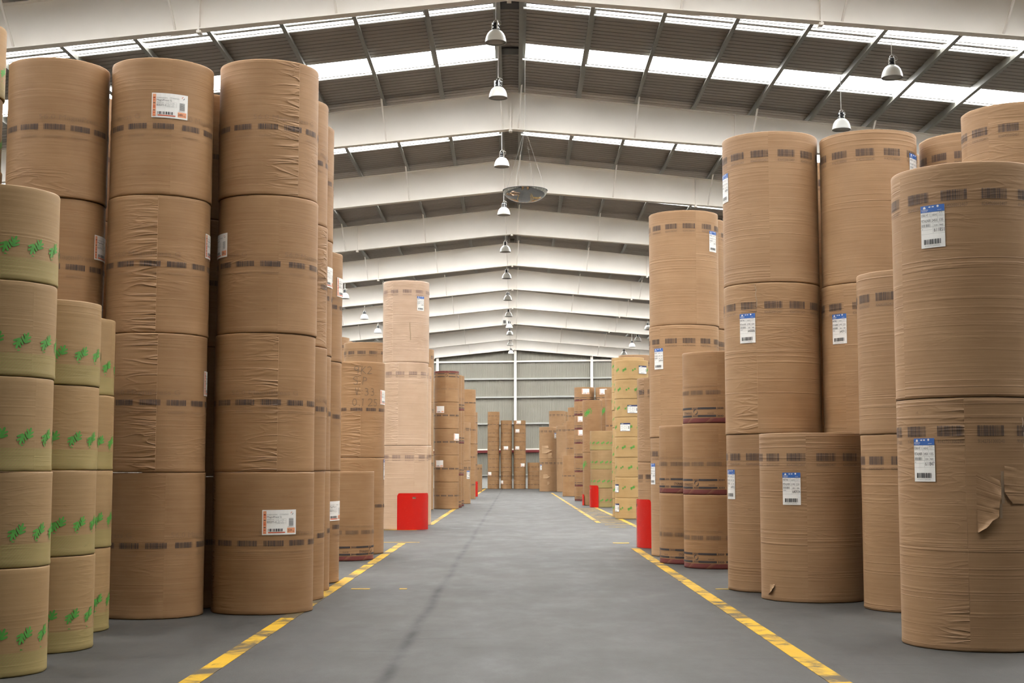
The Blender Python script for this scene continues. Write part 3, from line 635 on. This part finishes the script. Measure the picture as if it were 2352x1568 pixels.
_cache = {}
def roll_mesh(style, R, H, detail, var, tint=0):
    key = (style, round(R, 3), round(H, 3), detail, var, tint)
    if key in _cache: return _cache[key]
    st = {'small': 'magni', 'mini': 'magni', 'bigleaf': 'magni', 'storaflip': 'stora'}.get(style, style)
    paper = M['pink'] if (tint and st == 'peter') else M[st]
    b = MB(); n = (128, 72, 40)[detail]; rng = random.Random(var * 31 + 5)
    amp = (.007, .006, .004)[detail]; ph = var * 17.3
    def wv(t, k): return mnoise.noise(Vector((math.cos(t) * 3.1 + ph, math.sin(t) * 3.1, k)))
    rings = []
    flip = style == 'storaflip'
    def ring(r, z, ra, za, k): rings.append((r, z, ra, za, k))
    ring(R - .012, .003, .0, .0, 1)
    ring(R - .003, .002, amp * .8, amp * .9, 1)
    ring(R + .003, .016, amp * .5, amp * .6, 1)
    ring(R, .05, 0, 0, 1)
    m = (10, 5, 3)[detail]
    for i in range(1, m): ring(R, .05 + (H - .10) * i / m, 0, 0, 2)
    ring(R, H - .05, 0, 0, 1)
    ring(R + .001, H - .012, amp * .4, amp * .2, 5)
    ring(R - .002, H - .003, amp * .5, -amp * .4, 5)
    ring(R - .012, H - .003, 0, 0, 5)
    P = []; U = []
    for r, z, ra, za, k in rings:
        row = []; ur = []
        for j in range(n + 1):
            t = -PI + 2 * PI * j / n
            tt = t if j < n else -PI
            w = wv(tt, k); w2 = wv(tt * 1.0, k + 9)
            zz = z + (abs(w) * za if k == 1 else w * za)
            rr = r + w2 * ra + (mnoise.noise(Vector((math.cos(tt) * 1.3 + ph, math.sin(tt) * 1.3, z * 1.2))) * .0012 if k in (1, 2) else 0)
            row.append((rr * math.sin(tt), -rr * math.cos(tt), zz)); ur.append((R * t, zz if not flip else H - zz))
        P.append(row); U.append(ur)
    b.grid(P, paper, U)
    # top and bottom: wound paper ends round a cardboard core
    for z, zc, s in ((H - .004, H - .035, 1), (.003, .03, -1)):
        G = [[(r * math.sin(2 * PI * j / 24), -r * math.cos(2 * PI * j / 24), zz) for j in range(25)] for r, zz in ((R - .012, z), (.075, z))]
        b.grid(G, paper, sm=False)
        G = [[(r * math.sin(2 * PI * j / 24), -r * math.cos(2 * PI * j / 24), zz) for j in range(25)] for r, zz in ((.075, z), (.055, z), (.055, zc), (.0, zc))]
        b.grid(G, M['core'], sm=False)
    C = 2 * PI * R; Rp = R + .0045
    def ring_items(pitch, start=.11):
        k = int(C / pitch); return [(-C / 2 + start + i * C / k) for i in range(k)]
    if style == 'magni' or style in ('small', 'mini'):
        zb = H * .5; bh = .062 if H > 1 else .045
        if style == 'mini': bh = .04
        pitch = .285
        for i, u in enumerate(ring_items(pitch)):
            if detail < 2: bars(b, Rp, u, .225, zb - bh / 2, zb + bh / 2, M['magni_ink'], i % 3 + var)
            else:
                for q in range(4): cquad(b, Rp, u + q * .058, u + q * .058 + .04, zb - bh / 2, zb + bh / 2, M['magni_ink'])
            if detail == 0: ctext(b, Rp, '8260433002407', u + .01, zb - bh / 2 - .085, .026, M['magni_faint'], .20)
        if detail < 1 and style == 'magni':
            for u in ring_items(.92, .05): ctext(b, Rp, '56.0 MagniPress G', u, zb + .085, .055, M['magni_faint'], .80)
    elif style == 'peter':
        zb = H - .345; ink = M['pink_ink'] if tint else M['peter_ink']
        for i, u in enumerate(ring_items(.335)):
            if detail < 2:
                bars(b, Rp, u, .235, zb, zb + .095, ink, i % 3 + var + 5)
                ctext(b, Rp, ('8260433002407', '8264320012407', '9142751300240')[var % 3], u, zb - .062, .034, M['peter_faint'] if not tint else ink, .235)
            else:
                for q in range(4): cquad(b, Rp, u + q * .06, u + q * .06 + .035, zb, zb + .08, ink)
                cquad(b, Rp, u + .01, u + .22, zb - .05, zb - .03, ink)
    elif style == 'leaf':
        zl = H * .375
        for u in ring_items(.215):
            leaf(b, Rp, u, zl - .018, .100, GREEN, -1); leaf(b, Rp, u + .068, zl + .018, .100, GREEN, 1)
            cpoly(b, Rp, [(u - .01, .20), (u + .02, .204), (u - .004, .214)], GREEN)
    elif style == 'leafb':
        zl = H * .5
        for i, u in enumerate(ring_items(.29)):
            s = .11 if i % 3 else .08
            leaf(b, Rp, u, zl - .02, s, GREEN, -1); leaf(b, Rp, u + .07, zl + .02, s, GREEN, 1)
    elif style == 'bigleaf':
        for u in (-.08, R * PI - .2):
            leaf(b, Rp, u, H - .62, .30, GREEN, -1, -.5); leaf(b, Rp, u + .17, H - .52, .30, GREEN, 1, -.5)
    elif st == 'stora':
        sg = (lambda z: H - z) if flip else (lambda z: z)
        def q2(u0, u1, a, c, mt): 
            z0, z1 = sorted((sg(a), sg(c))); cquad(b, Rp, u0, u1, z0, z1, mt)
        k = 1.0 if H > 1.0 else .8
        items = ring_items(.40)
        for i, u in enumerate(items):
            L = C / len(items)
            for z0 in (.10 * k, .225 * k):
                q2(u, u + L * .72, z0, z0 + .032 * k, M['black_print'])
                for c in range(4):
                    x = u + L * .76 + c * L * .058
                    za, zb_ = sorted((sg(z0), sg(z0 + .032 * k))); zm = (za + zb_) / 2
                    cpoly(b, Rp, [(x, za), (x + .012, za), (x + .026, zm), (x + .012, zb_), (x, zb_), (x + .014, zm)], M['black_print'])
            if not flip and detail < 2:
                (ctext(b, Rp, 'STORAENSO', u + L * .16, .143 * k, .046 * k, M['black_print'], .25) if i % 2 == 0 else None)
                (ctext(b, Rp, 'PULPA NSE', u + L * .40, .147 * k, .022 * k, M['black_print'], .10) if i % 2 else None)
            elif detail == 2:
                i % 2 or q2(u + L * .16, u + L * .8, .15 * k, .185 * k, M['magni_faint'])
            i % 2 or arc_logo(b, Rp, u + L * .90, sg(.183 * k), .078, M['black_print'], M['black_print'])
        zb = .50 if H > 1 else H * .6
        if flip: zb = H * .42
        for i, u in enumerate(ring_items(.285)):
            if detail < 2:
                bars(b, Rp, u, .24, zb - .035, zb + .035, M['stora_ink'], i % 3 + 2)
                ctext(b, Rp, 'NATURA  MILL WRAP', u, zb + .085, .03, M['magni_faint'], .26)
            else: cquad(b, Rp, u, u + .24, zb - .02, zb + .02, M['magni_faint'])
    me = b.mesh('paper_roll'); _cache[key] = me
    return me

def label_mesh(kind, R, num, far):
    key = ('label', kind, round(R, 3), num if not far else '', far)
    if key in _cache: return _cache[key]
    b = MB(); r1 = R + .0065; r2 = R + .0085; r3 = R + .0095; T = M['label_text']; G = M['label_grey']
    if kind == 'stora':
        W, Hh = (.40, .275)
        cquad(b, r1, -W / 2, W / 2, -Hh / 2, Hh / 2, M['label_white'])
        cquad(b, r2, -W / 2 + .010, -W / 2 + .045, -Hh / 2 + .012, Hh / 2 - .012, M['label_orange'])
        cquad(b, r2, W / 2 - .115, W / 2 - .015, -Hh / 2 + .018, -Hh / 2 + .075, M['label_orange'])
        cquad(b, r2, -W / 2 + .065, W / 2 - .14, -Hh / 2 + .02, -Hh / 2 + .031, M['label_red'])
        bars(b, r2, -W / 2 + .065, .165, -Hh / 2 + .037, -Hh / 2 + .068, T, 3, 12)
        if not far:
            for k, (z, h) in enumerate([(.085, .006), (.075, .010), (.055, .006), (.02, .008), (-.01, .008), (-.03, .012), (-.06, .008), (-.09, .01), (-.115, .004)]):
                cquad(b, r3, -W / 2 + .016, -W / 2 + .038, z, z + h, M['label_red'] if k % 3 else T)
            ctext(b, r2, 'KVARNSVEDEN', -W / 2 + .052, .078, .014, G, .115)
            ctext(b, r2, 'STORAENSO', -.005, .078, .016, G, .105)
            arc_logo(b, r3, W / 2 - .055, .098, .026, M['label_red'], T)
            ctext(b, r2, 'MagniPress G', -W / 2 + .050, .050, .020, T, .165)
            ctext(b, r2, '20942716', -W / 2 + .052, .024, .015, G, .075)
            ctext(b, r2, '835371-1', -W / 2 + .052, -.008, .024, T, .10)
            for z in (.038, .018, -.002, -.016): cquad(b, r2, -.045, .07, z, z + .0012, G)
            for u in (-.045, .008, .07): cquad(b, r2, u, u + .0012, -.016, .038, G)
            for i, (tx, u, z) in enumerate((('56', -.03, .023), ('1250', .02, .023), ('1096', -.03, .003), ('81', .025, .003), ('22106', -.035, -.013), ('0.7.5', .016, -.013))): ctext(b, r3, tx, u, z, .009, G)
            for k in range(14): cquad(b, r2, W / 2 - .095, W / 2 - .035, -.042 + k * .0062, -.039 + k * .0062 + (.001 if k % 3 else 0), G)
            ctext(b, r2, '56820943712', W / 2 - .11, -.056, .009, G, .08)
            ctext(b, r3, num, W / 2 - .112, -Hh / 2 + .032, .030, T, .055)
            ctext(b, r3, 'Kg', W / 2 - .048, -Hh / 2 + .030, .014, T)
    elif kind == 'peter':
        W, Hh = (.235, .39)
        cquad(b, r1, -W / 2, W / 2, -Hh / 2, Hh / 2, M['label_white'])
        cquad(b, r2, -W / 2, W / 2, Hh / 2 - .062, Hh / 2, M['label_blue'])
        bars(b, r2, -W / 2 + .03, .165, -Hh / 2 + .032, -Hh / 2 + .078, T, 7, 16)
        # crest, arrows and dial in the header
        for k in range(8):
            a0, a1 = PI * k / 8, PI * (k + 1) / 8
            cpoly(b, r3, [(-.076, Hh / 2 - .030), (-.076 + .014 * math.cos(a0), Hh / 2 - .030 + .022 * math.sin(a0)), (-.076 + .014 * math.cos(a1), Hh / 2 - .030 + .022 * math.sin(a1))], M['label_white'])
            a0, a1 = 2 * PI * k / 8, 2 * PI * (k + 1) / 8
            cpoly(b, r3, [(.056, Hh / 2 - .014), (.056 + .0105 * math.cos(a0), Hh / 2 - .014 + .0105 * math.sin(a0)), (.056 + .0105 * math.cos(a1), Hh / 2 - .014 + .0105 * math.sin(a1))], M['label_white'])
        for u in (-.034, -.002):
            z = Hh / 2 - .016
            cpoly(b, r3, [(u, z - .0035), (u + .013, z - .0035), (u + .013, z + .0035), (u, z + .0035)], M['label_white'])
            cpoly(b, r3, [(u + .012, z - .008), (u + .024, z), (u + .012, z + .008)], M['label_white'])
        if far:
            for z, u0, u1, h in ((.10, -.10, -.03, .02), (.10, .0, .09, .016), (.055, -.10, -.02, .022), (.055, .0, .09, .02), (.015, -.10, -.02, .02), (.015, .02, .09, .016), (-.035, .015, .105, .03)):
                for q in range(3):
                    w = (u1 - u0) / 3; cquad(b, r2, u0 + q * w, u0 + q * w + w * .7, z, z + h, G if h < .025 else T)
        else:
            ctext(b, r3, 'PETERSON', -.108, Hh / 2 - .047, .012, M['label_white'], .068)
            ctext(b, r3, 'LINERBOARD', -.103, Hh / 2 - .057, .006, M['label_white'], .058)
            ctext(b, r3, 'NORWAY', .052, Hh / 2 - .052, .008, M['label_white'], .04)
            big = num.startswith('611')
            for z in (.090, .032, -.006, -.068, .110 - .0): cquad(b, r2, -W / 2 if z != .110 else .055, W / 2, z, z + .0014, G)
            cquad(b, r2, -W / 2, .0, -.030, -.0286, G)
            for u, z0, z1 in ((-.01, .032, .133), (.052, .032, .133), (.006, -.068, .032), (.06, -.006, .032)): cquad(b, r2, u, u + .0014, z0, z1, G)
            ctext(b, r2, '0586147  1' if big else '0987940  1', -.112, .096, .024, T, .092)
            ctext(b, r2, '100542' if big else '102472', -.004, .096, .018, T, .052)
            ctext(b, r2, 'E.S.', .066, .117, .010, T, .034)
            ctext(b, r2, '2406 6', .060, .095, .007, G, .045)
            ctext(b, r2, 'PETALINER', -.112, .042, .026, T, .097)
            ctext(b, r2, '2450' if big else '2190', -.003, .042, .024, T, .050)
            ctext(b, r2, '135' if big else '220', .062, .042, .024, T, .042)
            bars(b, r2, -.108, .095, -.001, .024, G, 9, 14)
            ctext(b, r2, '3134' if big else '2812', .016, -.001, .017, T, .034)
            ctext(b, r2, '9442' if big else '1884', .068, -.001, .017, T, .036)
            ctext(b, r2, 'ab' if big else 'ABNM', -.108, -.024, .010, T)
            ctext(b, r2, num, .014, -.052, .036, T, .098)
            ctext(b, r2, '9142751300240', -.08, -Hh / 2 + .012, .010, G, .15)
    else:   # white label with a dark header and border
        W, Hh = (.36, .27)
        cquad(b, r1, -W / 2, W / 2, -Hh / 2, Hh / 2, M['label_navy'])
        cquad(b, r2, -W / 2 + .008, W / 2 - .008, -Hh / 2 + .01, Hh / 2 - .05, M['label_white'])
        cquad(b, r2, -W / 2 + .018, -W / 2 + .035, Hh / 2 - .038, Hh / 2 - .018, GREEN)
        cquad(b, r2, -W / 2 + .045, -W / 2 + .13, Hh / 2 - .034, Hh / 2 - .022, M['label_white'])
        for z in (.06, .035, .01, -.02, -.05):
            for q in range(5): cquad(b, r3, -.15 + q * .06, -.15 + q * .06 + (.045 if (q + int(z * 100)) % 2 else .03), z, z + .008, G)
        cquad(b, r3, .12, .15, -.06, .03, G); bars(b, r3, -.11, .16, -.11, -.095, T, 4, 10)
    me = b.mesh('label'); _cache[key] = me
    return me

STYLE_NAME = {}
def tier(k, n):
    if n == 1: return ''
    if k == n - 1: return 'top one'
    if k == 0: return 'bottom one'
    return ['', 'second', 'third', 'fourth', 'fifth', 'sixth', 'seventh', 'eighth'][k] + ' from floor'
GROUPS = {'magni': 'brown kraft paper rolls stacked on the left', 'peter': 'paper rolls with a printed band near the top', 'leaf': 'rolls with green leaf print',
          'leafb': 'yellowish rolls with green leaf print', 'bigleaf': 'rolls with one large green leaf', 'stora': 'rolls with a dark red edge band',
          'small': 'plain banded rolls in the distance', 'mini': 'short rolls stacked by the back wall'}
ROLLS = {}
for sid, style, cx, cyy, R, rolls, labels, seams, phrase, tint, styles in STACKS:
    n = len(rolls); dist = math.hypot(cx, cyy); detail = 0 if dist < 22 else (1 if dist < 50 else 2)
    face = math.atan2(-cx, cyy)
    rng = random.Random(sid)
    for k, (z0, H) in enumerate(rolls):
        sty = styles.get(k, style)
        var = rng.randint(0, 2)
        sm = seams[k] if seams[k] is not None else rng.choice((-1, 1)) * rng.uniform(1.75, PI)
        me = roll_mesh(sty, R, H, detail, var, tint)
        o = bpy.data.objects.new('paper_roll', me); put(o)
        jx, jy = (rng.uniform(-.010, .010), rng.uniform(-.010, .010)) if k else (0, 0)
        o.location = (cx + jx, cyy + jy, z0); o.rotation_euler = (0, 0, face + sm)
        ti = tier(k, n)
        tag(o, 'roll, ' + (ti + ' of the ' if ti else 'the ') + phrase, 'paper roll', GROUPS[style])
        ROLLS[(sid, k)] = o
        for (lk, t, z, num) in labels:
            if z0 <= z < z0 + H or (k == n - 1 and z >= z0 + H):
                lo = bpy.data.objects.new('label', label_mesh(lk, R, num, detail == 2)); put(lo, o)
                hz = {'stora': .14, 'peter': .20, 'navy': .14}[lk]
                lo.location = (0, 0, min(max(z - z0, hz + .02), H - hz - .02)); lo.rotation_euler = (0, 0, t - sm)
                if lk == 'stora': lo.rotation_euler[1] = rng.uniform(-.01, .01)
                lo['label'] = {'stora': 'white label with orange strip', 'peter': 'white label with blue header', 'navy': 'white label with dark header'}[lk]

# ---------------- marks and damage on single rolls ----------------
def stroke(b, R, pts, w, mat):
    for (x0, z0), (x1, z1) in zip(pts[:-1], pts[1:]):
        d = math.hypot(x1 - x0, z1 - z0) or 1e-6; nx, nz = -(z1 - z0) / d * w / 2, (x1 - x0) / d * w / 2
        ex, ez = (x1 - x0) / d * w * .4, (z1 - z0) / d * w * .4
        cpoly(b, R, [(x0 - nx - ex, z0 - nz - ez), (x1 - nx + ex, z1 - nz + ez), (x1 + nx + ex, z1 + nz + ez), (x0 + nx - ex, z0 + nz - ez)], mat)
def arc(cx_, cz_, rx, rz, a0, a1, n=10): return [(cx_ + rx * math.cos(math.radians(a0 + (a1 - a0) * i / n)), cz_ + rz * math.sin(math.radians(a0 + (a1 - a0) * i / n))) for i in range(n + 1)]
HAND = {'9': [arc(.05, .12, .05, .045, 20, 380) + [(.09, .10), (.075, 0)]], 'K': [[(.02, .17), (0, 0)], [(.10, .16), (.02, .08), (.11, .0)]], '2': [arc(.05, .12, .05, .04, 160, -30) + [(0, 0), (.11, .01)]],
        'S': [arc(.05, .13, .045, .035, 20, 230) + arc(.05, .045, .045, .045, 60, -150)], 'P': [[(.02, .17), (.0, 0)], [(.02, .16)] + arc(.05, .12, .045, .04, 80, -90) + [(.015, .075)]],
        'V': [[(0, .16), (.035, 0), (.07, .16)]], ':': [[(.0, .10), (.008, .10)], [(.0, .03), (.008, .03)]], '3': [arc(.04, .12, .04, .035, 130, -90) + arc(.04, .045, .05, .045, 90, -130)],
        '0': [arc(.045, .08, .045, .075, 0, 360)], '1': [[(0, .14), (.03, .16), (.02, 0)]], '5': [[(.09, .15), (.02, .15), (.015, .09)] + arc(.035, .05, .05, .045, 80, -140)], '.': [[(0, 0), (.008, 0)]]}
def hand(b, R, text, u, z, s, mat, w=.008):
    for ch in text:
        if ch != ' ':
            for st_ in HAND[ch]: stroke(b, R, [(u + p[0] * s, z + p[1] * s) for p in st_], w, mat)
        u += .15 * s if ch not in ':.' else .06 * s
M['marker'] = plain('marker_ink', (.10, .068, .04), .6)
M['chalk'] = plain('chalk_line', (.60, .48, .36), .7)
ro = ROLLS[('L5', 1)]; sm = 0.196; R = .58
r = R + .0075
for i, (tx, u) in enumerate((('9K2', -.17), ('S.P', -.19), ('V:33', -.15), ('0.125', -.20))):
    b = MB(); hand(b, r, tx, u + .16, 1.60 - i * .205, .85, M['marker'], .0085)
    o = b.obj('handwriting', ro, rz=-sm); o['label'] = 'pen writing ' + tx
ro = ROLLS[('R0', 1)]; sm = -.095
b = MB(); hand(b, .68 + .006, '2', -.56, 1.32, 1.0, M['chalk'], .005); stroke(b, .686, [(-.52, 1.50), (-.49, 1.42), (-.53, 1.30), (-.545, 1.18)], .005, M['chalk']); stroke(b, .686, arc(-.43, 1.42, .03, .035, 0, 350), .004, M['chalk']); stroke(b, .686, arc(-.425, 1.34, .035, .045, 0, 350), .004, M['chalk'])
o = b.obj('chalk_mark', ro, rz=-sm)

# torn, peeled flaps of wrapper
def flap(ro, R, rz, zt, zb, u0, prof, lift, name='torn_flap', mat=None, tilt=0):
    """sheet fixed along u0 that peels away towards its ragged free edge prof(z)"""
    b = MB(); P = []; U = []; n = 22; m = 12
    for i in range(n + 1):
        z = zt + (zb - zt) * i / n; row = []; ur = []
        u1 = prof(i / n)
        for j in range(m + 1):
            f = j / m; u = u0 + (u1 - u0) * f
            r = R + .005 + lift * min(1, i / 6) * f ** 2 * (.75 + .5 * mnoise.noise(Vector((i * .35, f * 2, 3.1)))) + .006 * f * mnoise.noise(Vector((i * .6, f * 3, 9.0)))
            row.append((r * math.sin(u / R), -r * math.cos(u / R), z - tilt * f * (1 - i / n) + .01 * f * mnoise.noise(Vector((i * .4, 2.2, 1.0))))); ur.append((u + 2, z))
        P.append(row); U.append(ur)
    b.grid(P, mat or M['peter'], U)
    # thickness
    b.grid([[(p[0] * (1 - .002 / R), p[1] * (1 - .002 / R), p[2]) for p in row] for row in P], mat or M['peter'], U)
    return b.obj(name, ro, rz=rz)
def lerp_prof(pts):
    def f(s):
        for (a, ua), (c, uc) in zip(pts[:-1], pts[1:]):
            if a <= s <= c: return ua + (uc - ua) * (s - a) / (c - a) + .004 * mnoise.noise(Vector((s * 40, 1, 1)))
        return pts[-1][1]
    return f
M['peeled'] = kraft('peeled_paper', (.43, .28, .16), (.36, .225, .12), .1, .2)
ro = ROLLS[('R0', 0)]; sm = ro.rotation_euler[2] - math.atan2(-4.279, 13.33)
flap(ro, .68, -sm, 1.60, 1.05, 0.02, lerp_prof([(0, .22), (.15, .23), (.5, .20), (.72, .195), (.75, .15), (.9, .10), (1, .03)]), .05, mat=M['peter'], tilt=.10)
flap(ro, .68, -sm, 1.58, 1.30, 0.58, lerp_prof([(0, .27), (.3, .255), (.7, .26), (1, .33)]), .012, mat=M['peter'], tilt=-.05)
b = MB()
cquad(b, .68 + .0045, .235, .262, 1.30, 1.585, M['core']); cquad(b, .68 + .0045, .215, .24, 1.17, 1.30, M['core'])
b.obj('tear', ro, rz=-sm)
b = MB()
for z0, z1, u in ((2.06, 1.98, .46), (1.93, 1.80, .47), (1.75, 1.62, .475)): stroke(b, .6855, [(u, z0), (u + .008, (z0 + z1) / 2), (u, z1)], .006, M['chalk'])
b.obj('split_edge', ro, rz=-sm)
ro = ROLLS[('R4', 0)]; sm = ro.rotation_euler[2] - math.atan2(-3.735, 17.941)
flap(ro, .649, -sm, .20, .07, -.62, lerp_prof([(0, -.52), (.3, -.53), (1, -.62)]), .03, mat=M['peeled'])
b = MB(); stroke(b, .655, [(-.66, .075), (-.60, .105), (-.52, .155)], .014, M['core']); b.obj('tear', ro, rz=-sm)
for k, (zt, zb) in ((1, (.95, .05)), (0, (1.5, .45))):
    ro = ROLLS[('G1', k)]; sm = ro.rotation_euler[2] - math.atan2(-2.47, 105.348)
    L = [(-.48, zt, zb + .45, .62, .12)] if k else []
    if k:
        flap(ro, .646, -sm, .95, .40, -.50, lerp_prof([(0, .0), (.4, .05), (.6, .30), (1, -.1)]), .09, mat=M['peeled'])
        flap(ro, .646, -sm, .42, .02, .02, lerp_prof([(0, .28), (.5, .22), (1, .36)]), .08, mat=M['peeled'])
    else:
        flap(ro, .646, -sm, 1.25, .95, -.38, lerp_prof([(0, -.1), (.5, .12), (1, -.05)]), .08, mat=M['peeled'])
        flap(ro, .646, -sm, .72, .50, -.05, lerp_prof([(0, .05), (.5, .12), (1, .0)]), .06, mat=M['peeled'])
ro = ROLLS[('R1', 1)]; sm = -.316
b = MB(); stroke(b, .6475, [(-.02, 1.97), (.005, 1.90), (-.01, 1.84), (.012, 1.76), (.01, 1.68)], .012, M['core']); b.obj('tear', ro)
ro = ROLLS[('L7', 2)]; sm = ro.rotation_euler[2] - math.atan2(2.974, 38.674)
b = MB(); stroke(b, .634, [(.10, 1.06), (.105, .90), (.12, .75), (.12, .60)], .022, M['core']); b.obj('split_edge', ro, rz=-sm)

# ---------------- red guard plates wrapped round roll bases ----------------
def guard(cx_, cy_, R, a_mid, a_half, h, label):
    b = MB(); nz_ = 14; cols = 30; t_ = .006
    face = math.atan2(-cx_, cy_)
    angs = [a_mid + a_half * (-1 + 2 * i / cols) for i in range(cols + 1)]
    slot_a = a_mid - a_half + 2 * a_half * .46
    zs = [.004 + (h - .004) * i / nz_ for i in range(nz_ + 1)]
    zs = sorted(set([round(z, 3) for z in zs] + [h - .15, h - .10]))
    ca = [min(range(cols + 1), key=lambda i: abs(angs[i] - slot_a - d)) for d in (-.07, .07)]
    for lay, rr in ((0, R + .035), (1, R + .035 + t_)):
        P = []
        for z in zs:
            row = []
            for a in angs:
                e = min(abs(a - angs[0]), abs(a - angs[-1])) * rr; c = .07; zz = z
                if e < c and z > h - c:
                    zmax = h - c + math.sqrt(max(0, c * c - (c - e) ** 2)); zz = min(z, zmax)
                row.append((rr * math.sin(a), -rr * math.cos(a), zz))
            P.append(row)
        nn = len(b.v)
        for row in P: b.v += row
        C_ = cols + 1
        for i in range(len(zs) - 1):
            for j in range(cols):
                if zs[i] >= h - .151 and zs[i + 1] <= h - .099 and ca[0] <= j < ca[1]: continue
                b.f.append([nn + i * C_ + j, nn + i * C_ + j + 1, nn + (i + 1) * C_ + j + 1, nn + (i + 1) * C_ + j]); b.m.append(b.mi(M['red'])); b.smooth.append(True); b.uv.append([(0, 0)] * 4)
    # rim closing the two skins
    def P_(rr, a, z): return (rr * math.sin(a), -rr * math.cos(a), z)
    for a in (angs[0], angs[-1]):
        b.face([P_(R + .035, a, .004), P_(R + .035 + t_, a, .004), P_(R + .035 + t_, a, h - .07), P_(R + .035, a, h - .07)], M['red'])
    for a0, a1 in zip(angs[2:-3], angs[3:-2]):
        b.face([P_(R + .035, a0, h), P_(R + .035, a1, h), P_(R + .035 + t_, a1, h), P_(R + .035 + t_, a0, h)], M['red'])
    o = b.obj('guard_plate', None, (cx_, cy_, 0), face); tag(o, label, 'guard plate', 'curved red steel guards at stack bases')
guard(-2.974, 38.674, .629, .47, .77, .975, 'large curved red steel guard with slot, before the pinkish stack')
guard(3.208, 29.727, .64, -1.30, .74, .99, 'nearest red steel guard on the right side of the aisle')
guard(3.736, 61.207, .489, -1.08, .80, .93, 'red steel guard before the short green-leaf stack')
guard(3.515, 64.304, .44, -1.45, .5, .50, 'sliver of low red guard beside the big-leaf stack')
guard(-2.77, 84.955, .55, 1.35, .6, .9, 'distant thin red guard on the left past the tall stack')
